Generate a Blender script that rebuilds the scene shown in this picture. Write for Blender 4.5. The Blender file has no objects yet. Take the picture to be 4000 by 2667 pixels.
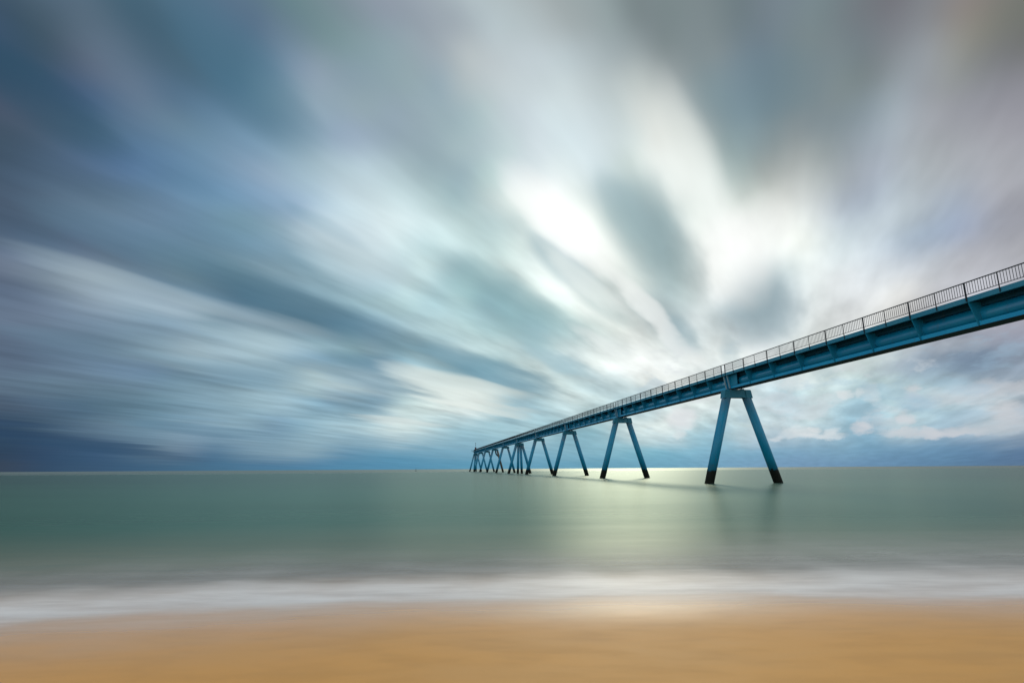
import bpy, bmesh, math, random
from mathutils import Vector, Matrix
from math import radians as R, sin, cos, pi

random.seed(7)
SC = bpy.context.scene
COL = SC.collection

# ------------------------------------------------------------------ camera
cam = bpy.data.cameras.new("camera")
cam.lens = 20.25
cam.sensor_width = 36.0
cam.clip_start = 0.1
cam.clip_end = 100000
co = bpy.data.objects.new("camera", cam)
COL.objects.link(co)
CAM_H = 2.1
co.matrix_world = (Matrix.Translation((0, 0, CAM_H)) @ Matrix.Rotation(R(90 + 12.45), 4, 'X')
                   @ Matrix.Rotation(R(-0.36), 4, 'Z'))
SC.camera = co

# ------------------------------------------------------------------ exposure
SC.view_settings.view_transform = 'Standard'
SC.view_settings.look = 'None'
SC.view_settings.exposure = 0.0
SC.view_settings.gamma = 1.0
SC.view_settings.use_curve_mapping = False

# ------------------------------------------------------------------ sun
SUN_AZ, SUN_EL = 10.8, 23.0           # degrees clockwise from +Y, above the horizon
sd = Vector((sin(R(SUN_AZ)) * cos(R(SUN_EL)), cos(R(SUN_AZ)) * cos(R(SUN_EL)), sin(R(SUN_EL))))
sl = bpy.data.lights.new("sun", 'SUN')
sl.energy = 0.95
sl.angle = R(13.0)
sl.color = (1.0, 0.91, 0.68)
so = bpy.data.objects.new("sun", sl)
so.rotation_euler = (-sd).to_track_quat('-Z', 'Y').to_euler()
COL.objects.link(so)

# ------------------------------------------------------------------ sky: drifting cloud cover by azimuth and elevation
# One pair of lines per elevation ring (24 rings, horizon to 44 degrees): cloud colour every 1.6 degrees of
# azimuth, -48..2 then -2..48. Wind-drawn streaks, wisps and low puffs are added by noise below.
SKY = [
    [(54, 71, 92), (54, 71, 92), (54, 71, 92), (54, 71, 92), (55, 70, 89), (52, 73, 97), (46, 77, 107), (51, 83, 113), (54, 87, 118), (56, 93, 124), (59, 99, 130), (62, 104, 134), (64, 109, 140), (66, 114, 145), (68, 118, 150), (69, 122, 154), (70, 125, 158), (71, 129, 162), (72, 132, 166), (74, 136, 170), (75, 138, 172), (76, 140, 174), (77, 142, 177), (78, 144, 178), (79, 146, 180), (80, 148, 181), (81, 150, 183), (83, 152, 184), (85, 154, 185), (87, 156, 186), (89, 157, 187), (92, 159, 188)],
    [(85, 154, 185), (88, 157, 187), (90, 158, 188), (92, 159, 188), (94, 160, 189), (96, 161, 189), (98, 162, 190), (100, 164, 190), (100, 163, 190), (100, 163, 190), (101, 163, 191), (101, 163, 191), (104, 162, 191), (106, 161, 191), (109, 160, 192), (110, 158, 191), (110, 155, 189), (109, 152, 187), (108, 150, 185), (104, 147, 182), (100, 143, 179), (96, 140, 176), (94, 137, 172), (90, 133, 168), (88, 129, 163), (86, 123, 157), (88, 121, 153), (88, 119, 150), (88, 120, 152), (88, 119, 152), (88, 119, 151), (88, 119, 152)],
    [(55, 72, 91), (55, 72, 91), (55, 72, 91), (55, 72, 91), (55, 70, 88), (53, 73, 97), (47, 77, 107), (51, 83, 112), (52, 86, 117), (52, 90, 122), (54, 95, 127), (57, 100, 131), (60, 106, 137), (62, 110, 143), (64, 114, 147), (66, 116, 151), (67, 119, 155), (69, 123, 159), (70, 127, 164), (71, 132, 169), (72, 135, 171), (73, 138, 173), (74, 140, 176), (75, 142, 177), (76, 144, 179), (78, 147, 180), (79, 149, 182), (80, 151, 183), (83, 153, 184), (86, 155, 186), (88, 157, 187), (92, 159, 188)],
    [(85, 153, 185), (87, 156, 186), (90, 158, 187), (92, 159, 188), (95, 161, 189), (97, 162, 189), (99, 163, 190), (102, 165, 191), (103, 165, 191), (104, 166, 192), (105, 166, 192), (106, 166, 193), (109, 166, 194), (110, 164, 194), (113, 163, 194), (113, 161, 192), (113, 158, 191), (114, 157, 190), (113, 155, 188), (109, 153, 186), (106, 150, 183), (101, 146, 180), (97, 142, 177), (94, 139, 174), (90, 134, 169), (85, 127, 164), (85, 121, 157), (85, 117, 152), (85, 118, 154), (85, 118, 154), (85, 118, 154), (85, 117, 154)],
    [(41, 66, 93), (41, 66, 92), (41, 66, 92), (41, 66, 93), (42, 66, 90), (42, 69, 99), (44, 74, 107), (46, 82, 115), (49, 85, 122), (66, 100, 130), (84, 114, 137), (100, 126, 148), (93, 123, 149), (64, 109, 143), (93, 131, 157), (111, 146, 168), (122, 156, 175), (130, 163, 180), (129, 164, 181), (111, 153, 177), (90, 141, 172), (92, 147, 177), (88, 150, 181), (88, 153, 184), (96, 157, 186), (106, 162, 189), (112, 166, 191), (116, 169, 194), (118, 172, 196), (121, 174, 198), (121, 175, 198), (121, 176, 198)],
    [(119, 172, 197), (121, 174, 198), (121, 175, 198), (122, 177, 199), (125, 180, 200), (128, 182, 202), (129, 184, 203), (126, 184, 203), (121, 184, 203), (115, 182, 203), (113, 181, 204), (117, 182, 206), (125, 185, 209), (127, 182, 206), (121, 177, 203), (113, 170, 199), (113, 167, 197), (118, 168, 197), (120, 168, 196), (118, 166, 194), (116, 164, 192), (107, 157, 188), (107, 154, 185), (101, 149, 183), (97, 144, 179), (96, 139, 175), (98, 135, 168), (86, 122, 158), (94, 130, 163), (98, 132, 165), (102, 135, 166), (107, 138, 168)],
    [(46, 78, 105), (46, 77, 104), (46, 77, 104), (45, 76, 103), (44, 74, 101), (47, 76, 102), (59, 88, 114), (72, 102, 128), (82, 113, 138), (92, 124, 147), (100, 133, 156), (114, 145, 166), (116, 148, 171), (107, 144, 168), (120, 155, 177), (124, 160, 180), (118, 157, 178), (131, 167, 185), (138, 174, 190), (135, 172, 190), (128, 168, 188), (132, 173, 193), (143, 181, 198), (162, 193, 204), (148, 186, 201), (142, 184, 200), (137, 182, 200), (133, 181, 201), (138, 185, 203), (140, 187, 205), (141, 188, 205), (143, 189, 205)],
    [(139, 185, 204), (141, 188, 205), (143, 189, 206), (142, 189, 205), (135, 183, 200), (125, 176, 194), (131, 182, 199), (145, 191, 205), (166, 202, 211), (184, 212, 217), (189, 213, 218), (186, 211, 218), (154, 197, 211), (138, 188, 207), (154, 192, 207), (177, 199, 209), (169, 194, 208), (167, 193, 208), (174, 198, 209), (160, 191, 206), (134, 180, 203), (123, 172, 200), (179, 202, 211), (156, 188, 206), (148, 181, 203), (168, 190, 205), (188, 204, 212), (149, 169, 187), (158, 177, 193), (159, 177, 193), (159, 177, 193), (159, 178, 193)],
    [(63, 87, 110), (62, 86, 110), (61, 86, 110), (60, 86, 110), (57, 83, 108), (60, 87, 111), (71, 99, 123), (83, 112, 135), (97, 126, 146), (103, 136, 157), (106, 144, 166), (120, 156, 177), (132, 167, 188), (136, 171, 190), (139, 176, 194), (129, 168, 189), (112, 151, 179), (121, 166, 189), (142, 182, 200), (159, 195, 208), (168, 201, 212), (177, 209, 217), (201, 223, 224), (208, 227, 225), (200, 222, 222), (178, 209, 216), (158, 199, 211), (146, 193, 208), (154, 198, 211), (160, 202, 213), (164, 204, 214), (165, 204, 215)],
    [(160, 202, 213), (162, 203, 214), (166, 205, 215), (161, 201, 211), (141, 185, 197), (125, 173, 186), (129, 177, 190), (163, 198, 205), (201, 219, 218), (222, 234, 229), (222, 234, 231), (222, 234, 230), (181, 211, 216), (163, 201, 212), (178, 207, 214), (200, 220, 220), (199, 215, 219), (191, 212, 219), (194, 218, 220), (187, 212, 218), (150, 194, 213), (138, 186, 209), (188, 215, 220), (167, 199, 212), (169, 198, 212), (167, 191, 206), (188, 204, 212), (144, 164, 183), (156, 175, 191), (158, 176, 192), (159, 177, 192), (159, 178, 193)],
    [(76, 100, 125), (73, 94, 118), (71, 91, 114), (71, 89, 111), (70, 88, 109), (76, 101, 126), (75, 106, 131), (71, 106, 132), (78, 115, 138), (86, 123, 145), (93, 131, 152), (103, 140, 161), (111, 149, 169), (121, 158, 177), (130, 167, 185), (136, 173, 190), (142, 178, 195), (144, 181, 197), (139, 179, 197), (136, 176, 194), (132, 170, 187), (129, 168, 185), (152, 186, 199), (195, 215, 215), (191, 215, 216), (191, 215, 216), (190, 214, 217), (196, 218, 220), (179, 208, 214), (150, 191, 203), (143, 183, 198), (165, 201, 210)],
    [(165, 200, 209), (146, 186, 199), (154, 192, 204), (166, 202, 211), (170, 202, 210), (179, 204, 208), (173, 204, 209), (177, 208, 214), (185, 212, 217), (185, 213, 219), (200, 220, 222), (219, 230, 227), (202, 221, 222), (201, 220, 221), (191, 214, 219), (190, 213, 219), (183, 208, 216), (170, 204, 218), (192, 215, 218), (182, 210, 217), (156, 197, 215), (145, 189, 210), (188, 215, 220), (169, 204, 215), (183, 209, 218), (178, 201, 212), (188, 204, 212), (158, 176, 190), (157, 175, 190), (156, 174, 189), (155, 173, 188), (153, 171, 186)],
    [(100, 121, 139), (100, 122, 145), (100, 122, 146), (97, 121, 144), (95, 121, 143), (96, 124, 144), (97, 125, 144), (98, 126, 145), (99, 129, 147), (102, 132, 150), (109, 144, 162), (120, 155, 173), (129, 164, 182), (134, 169, 186), (146, 180, 194), (157, 191, 204), (157, 191, 205), (144, 182, 200), (118, 165, 191), (101, 143, 170), (101, 143, 166), (101, 143, 166), (101, 143, 169), (161, 195, 201), (201, 223, 219), (221, 235, 229), (228, 238, 233), (228, 238, 233), (218, 229, 224), (147, 181, 192), (136, 171, 184), (161, 195, 204)],
    [(172, 202, 205), (140, 174, 186), (140, 176, 190), (170, 204, 212), (197, 220, 221), (211, 230, 228), (211, 230, 228), (202, 225, 225), (178, 211, 219), (169, 201, 212), (176, 209, 217), (217, 230, 226), (220, 231, 227), (225, 233, 228), (206, 224, 225), (193, 217, 222), (189, 212, 219), (170, 208, 221), (197, 218, 219), (194, 216, 218), (175, 205, 214), (164, 199, 211), (187, 211, 212), (161, 189, 202), (161, 187, 201), (134, 159, 180), (138, 158, 178), (143, 161, 179), (141, 159, 177), (138, 157, 175), (136, 154, 173), (136, 151, 171)],
    [(96, 122, 148), (99, 122, 148), (94, 120, 147), (88, 111, 136), (86, 104, 129), (90, 113, 139), (98, 124, 150), (102, 131, 158), (103, 134, 163), (102, 135, 166), (94, 128, 160), (93, 130, 153), (93, 130, 153), (93, 130, 153), (95, 134, 156), (102, 141, 163), (118, 154, 171), (157, 184, 190), (185, 209, 208), (191, 214, 217), (194, 216, 219), (194, 216, 219), (194, 216, 219), (197, 218, 218), (179, 196, 202), (138, 173, 186), (138, 173, 184), (138, 173, 183), (145, 186, 200), (167, 202, 210), (168, 198, 203), (191, 213, 213)],
    [(163, 198, 207), (169, 201, 207), (176, 203, 205), (189, 213, 213), (211, 230, 226), (192, 217, 218), (163, 196, 206), (167, 197, 204), (195, 217, 219), (221, 232, 228), (234, 240, 234), (238, 243, 240), (227, 235, 233), (211, 226, 226), (208, 225, 226), (220, 231, 231), (217, 227, 228), (215, 225, 226), (217, 227, 223), (212, 223, 218), (196, 214, 211), (189, 210, 209), (180, 201, 204), (143, 166, 185), (124, 151, 176), (117, 136, 158), (117, 136, 158), (131, 147, 168), (144, 155, 172), (145, 155, 172), (147, 154, 172), (148, 154, 171)],
    [(79, 89, 113), (79, 89, 113), (81, 94, 116), (83, 99, 122), (84, 105, 128), (85, 111, 133), (87, 115, 137), (93, 122, 143), (103, 132, 150), (115, 143, 158), (128, 156, 168), (149, 173, 183), (161, 187, 197), (164, 192, 204), (166, 196, 207), (166, 196, 207), (158, 191, 206), (125, 169, 195), (110, 153, 183), (104, 149, 172), (104, 149, 169), (104, 149, 172), (113, 156, 181), (131, 177, 196), (165, 201, 210), (166, 199, 206), (164, 196, 201), (138, 173, 183), (141, 176, 183), (146, 184, 191), (200, 222, 220), (200, 222, 221)],
    [(148, 181, 188), (176, 204, 206), (204, 225, 223), (197, 217, 217), (164, 194, 202), (163, 190, 197), (221, 232, 227), (237, 243, 237), (242, 248, 244), (246, 250, 247), (246, 251, 249), (236, 242, 240), (227, 236, 233), (226, 234, 231), (230, 238, 236), (230, 238, 235), (226, 230, 229), (224, 229, 226), (224, 231, 227), (219, 225, 221), (207, 218, 214), (203, 214, 212), (200, 210, 210), (185, 195, 201), (177, 186, 196), (167, 176, 192), (155, 161, 176), (153, 155, 171), (150, 151, 167), (155, 155, 169), (160, 160, 173), (166, 167, 179)],
    [(98, 124, 146), (105, 126, 151), (104, 126, 151), (105, 126, 151), (109, 128, 153), (113, 135, 160), (116, 141, 166), (117, 144, 169), (119, 149, 173), (120, 152, 176), (120, 154, 179), (132, 165, 187), (141, 175, 194), (147, 182, 200), (159, 191, 207), (166, 196, 207), (166, 196, 207), (158, 190, 204), (152, 188, 198), (139, 172, 182), (133, 170, 177), (131, 160, 169), (124, 157, 169), (120, 158, 171), (120, 158, 172), (121, 161, 177), (150, 183, 195), (190, 216, 218), (190, 216, 217), (194, 218, 218), (178, 206, 210), (150, 188, 197)],
    [(190, 216, 217), (192, 216, 216), (159, 194, 202), (169, 199, 203), (201, 220, 218), (207, 221, 220), (214, 228, 226), (213, 227, 226), (217, 230, 229), (234, 241, 237), (230, 239, 234), (222, 232, 229), (183, 202, 206), (193, 208, 210), (220, 229, 227), (183, 198, 203), (174, 189, 195), (186, 198, 203), (208, 217, 217), (219, 225, 223), (215, 219, 219), (215, 217, 216), (217, 218, 214), (214, 213, 210), (202, 202, 205), (192, 193, 199), (182, 183, 193), (176, 177, 187), (173, 175, 185), (174, 176, 187), (174, 176, 185), (172, 173, 182)],
    [(105, 125, 151), (99, 122, 150), (85, 106, 135), (78, 96, 121), (84, 105, 130), (108, 129, 151), (127, 149, 168), (147, 168, 184), (152, 177, 193), (152, 180, 196), (152, 180, 196), (152, 180, 196), (130, 162, 177), (85, 124, 146), (84, 120, 141), (75, 112, 133), (75, 112, 133), (75, 112, 133), (84, 122, 143), (95, 137, 165), (106, 152, 178), (121, 164, 190), (137, 177, 198), (156, 192, 206), (172, 204, 212), (182, 213, 216), (186, 216, 218), (179, 213, 214), (160, 199, 204), (149, 189, 194), (147, 184, 191), (146, 179, 188)],
    [(154, 194, 200), (148, 186, 191), (147, 180, 187), (147, 182, 191), (161, 194, 198), (166, 200, 201), (175, 201, 201), (205, 223, 218), (229, 239, 231), (233, 240, 234), (202, 215, 215), (154, 177, 184), (154, 177, 184), (226, 234, 234), (172, 192, 196), (156, 177, 186), (156, 174, 181), (156, 175, 185), (204, 214, 217), (217, 225, 224), (213, 220, 221), (213, 219, 222), (212, 216, 217), (214, 215, 211), (204, 205, 205), (188, 191, 198), (181, 184, 193), (175, 178, 186), (169, 171, 180), (172, 175, 183), (172, 174, 182), (170, 173, 180)],
    [(75, 95, 123), (80, 86, 115), (104, 116, 137), (113, 127, 150), (122, 139, 158), (129, 149, 164), (139, 158, 169), (130, 151, 164), (116, 141, 159), (97, 127, 152), (87, 121, 145), (84, 119, 144), (84, 119, 144), (84, 119, 144), (87, 127, 153), (103, 142, 164), (116, 153, 173), (125, 162, 181), (133, 169, 185), (140, 175, 188), (145, 180, 191), (152, 187, 194), (162, 195, 199), (166, 200, 203), (164, 199, 205), (162, 198, 206), (161, 196, 202), (146, 186, 194), (144, 180, 191), (151, 190, 197), (152, 190, 195), (152, 189, 193)],
    [(142, 184, 194), (156, 195, 199), (147, 184, 190), (148, 188, 190), (164, 198, 198), (199, 222, 217), (235, 243, 236), (228, 238, 234), (222, 231, 229), (178, 195, 196), (185, 205, 207), (166, 189, 194), (197, 213, 212), (197, 214, 213), (235, 239, 238), (206, 218, 219), (156, 174, 181), (156, 174, 181), (200, 212, 215), (221, 230, 229), (214, 219, 220), (213, 219, 222), (208, 217, 223), (202, 210, 217), (195, 204, 213), (191, 197, 204), (185, 186, 191), (172, 174, 182), (165, 166, 172), (162, 163, 170), (163, 166, 175), (162, 165, 176)],
    [(67, 85, 107), (72, 93, 115), (73, 98, 122), (72, 99, 126), (72, 102, 130), (74, 103, 132), (82, 106, 136), (86, 113, 137), (87, 115, 139), (96, 127, 146), (108, 138, 153), (115, 148, 160), (117, 150, 165), (119, 154, 168), (123, 157, 171), (127, 159, 174), (129, 162, 177), (132, 165, 180), (133, 168, 183), (132, 170, 186), (144, 180, 195), (158, 194, 208), (174, 206, 216), (189, 218, 222), (173, 206, 213), (159, 198, 206), (172, 209, 211), (175, 212, 210), (144, 180, 185), (144, 180, 185), (148, 185, 187), (197, 219, 216)],
    [(141, 176, 183), (141, 176, 183), (173, 201, 201), (211, 230, 225), (234, 243, 238), (237, 244, 240), (221, 230, 228), (182, 204, 205), (178, 195, 194), (231, 241, 236), (210, 225, 221), (176, 198, 199), (177, 201, 201), (228, 237, 234), (247, 251, 247), (222, 232, 230), (188, 203, 206), (181, 198, 201), (191, 205, 205), (223, 231, 228), (208, 221, 224), (204, 217, 221), (201, 213, 220), (184, 200, 213), (163, 184, 206), (155, 178, 205), (155, 172, 201), (159, 167, 184), (158, 161, 173), (156, 159, 171), (152, 154, 165), (152, 153, 164)],
    [(71, 97, 121), (73, 97, 122), (71, 91, 113), (69, 86, 108), (75, 95, 115), (88, 111, 132), (95, 121, 144), (100, 128, 152), (102, 132, 158), (101, 134, 161), (98, 134, 161), (96, 134, 162), (97, 137, 164), (98, 139, 166), (100, 141, 167), (104, 142, 166), (108, 146, 166), (116, 157, 177), (132, 170, 186), (157, 189, 200), (179, 207, 215), (186, 213, 220), (180, 209, 216), (188, 215, 219), (197, 223, 223), (189, 213, 215), (161, 191, 197), (160, 193, 198), (182, 210, 210), (203, 226, 224), (214, 234, 231), (216, 234, 232)],
    [(194, 219, 218), (211, 232, 229), (217, 235, 232), (224, 237, 234), (223, 235, 230), (182, 204, 207), (185, 205, 206), (220, 228, 224), (239, 246, 240), (219, 230, 225), (155, 183, 186), (136, 165, 171), (171, 195, 196), (233, 241, 237), (243, 247, 244), (248, 251, 249), (248, 252, 249), (247, 252, 248), (240, 245, 239), (220, 226, 218), (204, 215, 216), (191, 207, 215), (194, 210, 219), (195, 209, 218), (194, 208, 214), (181, 194, 206), (162, 178, 199), (165, 171, 183), (162, 163, 171), (159, 162, 171), (161, 164, 173), (158, 162, 170)],
    [(63, 86, 107), (63, 87, 108), (61, 83, 103), (66, 90, 114), (72, 99, 124), (76, 104, 129), (79, 108, 131), (84, 114, 137), (91, 123, 148), (99, 131, 159), (102, 136, 164), (101, 137, 162), (103, 140, 160), (106, 144, 159), (116, 153, 170), (141, 175, 191), (165, 194, 209), (183, 210, 224), (188, 211, 223), (193, 214, 225), (199, 219, 227), (206, 226, 231), (209, 231, 234), (193, 219, 223), (182, 212, 217), (192, 221, 223), (199, 225, 227), (197, 225, 226), (197, 226, 226), (200, 227, 226), (208, 230, 226), (195, 218, 218)],
    [(195, 226, 225), (204, 228, 226), (213, 232, 227), (179, 203, 206), (179, 203, 206), (232, 240, 238), (246, 251, 248), (243, 249, 244), (220, 229, 224), (148, 179, 181), (136, 165, 171), (142, 174, 180), (178, 199, 202), (240, 247, 241), (241, 247, 244), (246, 249, 246), (230, 236, 231), (231, 237, 232), (234, 238, 233), (215, 222, 220), (195, 204, 208), (162, 175, 190), (165, 179, 197), (175, 191, 206), (181, 195, 205), (184, 194, 200), (182, 189, 195), (173, 178, 187), (164, 167, 174), (157, 160, 168), (160, 163, 171), (159, 161, 169)],
    [(70, 88, 110), (61, 83, 102), (61, 83, 103), (63, 87, 109), (71, 97, 124), (77, 105, 138), (82, 114, 152), (84, 120, 162), (82, 121, 159), (82, 122, 156), (86, 130, 163), (94, 139, 174), (108, 155, 191), (120, 164, 200), (130, 170, 204), (136, 172, 204), (148, 179, 208), (165, 195, 216), (182, 210, 224), (194, 220, 229), (197, 220, 227), (203, 222, 227), (206, 225, 228), (206, 226, 229), (205, 227, 230), (203, 227, 229), (195, 222, 223), (189, 217, 217), (178, 207, 210), (175, 203, 206), (178, 202, 203), (202, 219, 219)],
    [(174, 201, 206), (174, 200, 204), (178, 202, 204), (223, 234, 230), (246, 251, 247), (246, 251, 248), (246, 249, 244), (216, 227, 221), (154, 182, 184), (136, 168, 176), (136, 165, 173), (136, 165, 171), (183, 203, 202), (220, 232, 226), (237, 246, 242), (223, 233, 227), (202, 213, 207), (207, 215, 209), (214, 219, 214), (201, 207, 205), (182, 191, 191), (169, 179, 183), (170, 180, 191), (181, 192, 208), (176, 186, 196), (175, 183, 189), (172, 178, 184), (169, 173, 181), (164, 165, 174), (152, 152, 162), (154, 155, 165), (152, 153, 162)],
    [(68, 84, 108), (72, 85, 108), (74, 88, 111), (74, 92, 114), (74, 99, 121), (69, 103, 127), (73, 111, 138), (77, 116, 149), (85, 125, 160), (95, 135, 170), (104, 145, 177), (114, 151, 181), (124, 156, 183), (133, 161, 186), (144, 169, 191), (152, 180, 200), (159, 189, 206), (165, 194, 210), (177, 201, 214), (186, 208, 218), (191, 213, 221), (196, 219, 225), (198, 223, 228), (195, 221, 226), (185, 213, 217), (173, 203, 207), (155, 189, 196), (162, 192, 198), (180, 202, 204), (201, 216, 215), (226, 237, 230), (228, 239, 236)],
    [(187, 206, 208), (215, 228, 223), (231, 241, 234), (238, 244, 241), (246, 248, 248), (226, 234, 232), (206, 221, 218), (172, 195, 200), (164, 191, 200), (161, 190, 198), (171, 196, 198), (199, 216, 215), (236, 244, 240), (236, 245, 241), (236, 245, 241), (182, 200, 198), (153, 173, 172), (156, 166, 164), (164, 174, 173), (175, 183, 182), (157, 168, 168), (148, 161, 165), (153, 167, 178), (164, 179, 191), (178, 192, 204), (178, 187, 196), (175, 178, 187), (157, 160, 171), (148, 150, 161), (147, 148, 158), (142, 143, 152), (130, 132, 139)],
    [(46, 75, 99), (46, 76, 103), (49, 81, 108), (53, 86, 116), (56, 89, 124), (60, 97, 134), (82, 112, 143), (95, 123, 150), (101, 132, 156), (104, 137, 159), (104, 141, 166), (108, 146, 173), (113, 151, 180), (117, 157, 187), (122, 161, 189), (132, 168, 191), (145, 177, 195), (159, 188, 201), (172, 199, 211), (181, 208, 218), (189, 215, 225), (182, 207, 216), (174, 199, 207), (162, 188, 196), (150, 177, 186), (153, 181, 190), (154, 182, 193), (153, 181, 193), (173, 203, 202), (186, 212, 211), (197, 216, 220), (208, 222, 229)],
    [(176, 206, 204), (192, 213, 216), (203, 219, 225), (206, 222, 227), (212, 227, 229), (212, 228, 230), (209, 226, 231), (207, 225, 232), (213, 230, 231), (219, 234, 227), (230, 242, 237), (236, 244, 240), (236, 244, 240), (231, 239, 234), (206, 217, 213), (140, 164, 167), (137, 161, 166), (135, 157, 164), (138, 156, 161), (138, 150, 154), (127, 143, 151), (124, 141, 149), (125, 142, 150), (139, 156, 167), (157, 173, 182), (155, 165, 176), (156, 162, 168), (154, 160, 159), (131, 136, 138), (115, 118, 123), (115, 117, 115), (116, 117, 113)],
    [(58, 85, 114), (56, 84, 111), (53, 82, 104), (61, 85, 103), (80, 97, 119), (96, 111, 134), (96, 118, 142), (100, 122, 147), (88, 116, 144), (80, 113, 142), (83, 119, 148), (86, 124, 154), (91, 129, 156), (94, 132, 157), (97, 134, 156), (113, 148, 169), (130, 163, 183), (138, 169, 191), (141, 167, 193), (146, 168, 195), (145, 167, 191), (144, 167, 186), (145, 169, 184), (149, 173, 185), (152, 177, 189), (156, 181, 192), (165, 190, 195), (170, 194, 199), (171, 193, 202), (183, 205, 210), (191, 212, 215), (202, 218, 224)],
    [(173, 196, 204), (187, 210, 212), (195, 214, 219), (206, 220, 227), (204, 221, 228), (207, 226, 232), (205, 224, 230), (204, 221, 226), (203, 219, 223), (205, 222, 224), (212, 226, 225), (235, 239, 233), (217, 224, 218), (201, 210, 206), (156, 171, 174), (128, 151, 158), (125, 152, 163), (119, 146, 158), (115, 140, 151), (119, 140, 148), (122, 140, 146), (128, 141, 144), (122, 136, 137), (117, 130, 132), (128, 138, 143), (147, 157, 164), (155, 163, 171), (154, 156, 153), (145, 144, 133), (125, 128, 119), (115, 119, 113), (116, 121, 113)],
    [(67, 90, 107), (56, 81, 103), (64, 88, 105), (69, 93, 111), (83, 106, 125), (91, 114, 135), (89, 113, 135), (75, 105, 127), (71, 103, 125), (70, 105, 127), (69, 106, 129), (71, 111, 133), (73, 114, 137), (91, 131, 151), (110, 146, 164), (125, 158, 175), (134, 163, 180), (143, 168, 184), (144, 169, 183), (147, 171, 182), (149, 173, 181), (149, 173, 185), (150, 172, 189), (152, 175, 189), (154, 177, 188), (154, 179, 187), (150, 177, 188), (157, 186, 194), (173, 199, 202), (186, 205, 210), (195, 210, 218), (201, 217, 224)],
    [(178, 200, 204), (191, 207, 215), (197, 212, 220), (202, 218, 225), (206, 224, 229), (203, 220, 225), (203, 219, 224), (199, 215, 220), (197, 213, 216), (198, 212, 213), (214, 222, 219), (221, 228, 223), (198, 207, 205), (175, 186, 187), (137, 158, 162), (127, 152, 159), (123, 147, 159), (115, 140, 153), (109, 133, 146), (112, 134, 143), (121, 137, 141), (121, 135, 140), (118, 133, 139), (112, 127, 135), (120, 128, 136), (127, 131, 139), (134, 139, 146), (135, 132, 133), (143, 132, 127), (135, 130, 125), (124, 125, 120), (130, 129, 124)],
    [(82, 108, 129), (83, 106, 126), (87, 112, 134), (87, 112, 134), (88, 112, 133), (75, 103, 122), (61, 96, 117), (61, 96, 117), (62, 99, 121), (68, 104, 125), (73, 108, 129), (75, 111, 131), (76, 112, 132), (86, 122, 144), (95, 130, 156), (114, 143, 169), (132, 154, 178), (144, 163, 183), (140, 163, 180), (138, 163, 180), (138, 164, 179), (141, 167, 179), (144, 170, 178), (146, 172, 179), (147, 173, 183), (144, 171, 186), (166, 184, 191), (180, 193, 197), (185, 198, 203), (191, 204, 208), (195, 209, 213), (196, 210, 214)],
    [(185, 199, 203), (194, 207, 211), (195, 209, 213), (196, 210, 214), (199, 213, 217), (201, 216, 219), (196, 210, 213), (190, 204, 207), (186, 200, 202), (193, 205, 205), (197, 208, 206), (184, 195, 195), (157, 169, 172), (137, 151, 155), (127, 144, 149), (132, 146, 151), (124, 141, 150), (113, 134, 148), (111, 132, 146), (117, 135, 144), (121, 138, 143), (117, 134, 139), (113, 127, 133), (113, 120, 127), (112, 116, 123), (115, 114, 122), (124, 128, 135), (133, 140, 148), (137, 140, 145), (142, 137, 136), (142, 135, 129), (139, 134, 129)],
    [(82, 109, 131), (83, 108, 129), (71, 101, 120), (61, 96, 117), (61, 96, 117), (61, 99, 121), (68, 104, 126), (74, 108, 130), (78, 111, 133), (80, 112, 135), (83, 114, 137), (85, 114, 140), (85, 114, 142), (85, 113, 143), (100, 125, 149), (106, 133, 152), (109, 139, 151), (112, 146, 151), (118, 152, 156), (126, 158, 163), (133, 163, 170), (139, 168, 176), (144, 169, 179), (149, 170, 180), (153, 168, 180), (162, 175, 184), (175, 186, 191), (185, 195, 197), (186, 197, 201), (188, 199, 204), (192, 204, 210), (196, 209, 215)],
    [(185, 196, 201), (190, 202, 207), (195, 207, 214), (195, 208, 215), (193, 208, 214), (187, 203, 209), (180, 196, 202), (174, 189, 194), (166, 181, 186), (160, 175, 180), (153, 168, 172), (134, 148, 153), (120, 135, 138), (124, 139, 143), (126, 140, 145), (124, 139, 143), (115, 131, 137), (108, 125, 132), (116, 131, 141), (118, 134, 145), (119, 136, 145), (119, 138, 144), (114, 132, 138), (113, 128, 134), (115, 124, 131), (114, 119, 127), (113, 114, 122), (122, 125, 132), (129, 135, 142), (135, 141, 147), (138, 138, 141), (141, 136, 134)],
    [(60, 95, 116), (60, 97, 119), (63, 101, 123), (70, 105, 127), (75, 108, 130), (78, 111, 133), (80, 112, 134), (82, 114, 136), (83, 115, 139), (85, 116, 141), (86, 116, 144), (90, 119, 146), (95, 125, 146), (99, 130, 145), (100, 134, 143), (100, 137, 141), (107, 139, 144), (114, 141, 150), (122, 143, 155), (129, 146, 160), (135, 149, 165), (140, 151, 169), (142, 154, 170), (145, 158, 172), (149, 161, 174), (151, 164, 175), (153, 166, 178), (162, 177, 186), (172, 188, 196), (182, 199, 205), (177, 193, 197), (172, 186, 189)],
    [(177, 194, 201), (180, 196, 201), (175, 190, 194), (171, 184, 187), (166, 176, 178), (162, 173, 175), (158, 170, 172), (154, 167, 170), (151, 168, 170), (140, 156, 159), (121, 136, 139), (121, 135, 139), (122, 138, 141), (123, 139, 142), (124, 139, 143), (121, 136, 140), (114, 131, 136), (109, 126, 133), (115, 131, 141), (118, 134, 145), (118, 135, 144), (120, 138, 145), (118, 136, 143), (114, 131, 137), (113, 128, 134), (115, 125, 132), (115, 121, 128), (113, 114, 122), (118, 119, 127), (125, 129, 137), (131, 138, 146), (136, 141, 146)],
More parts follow.
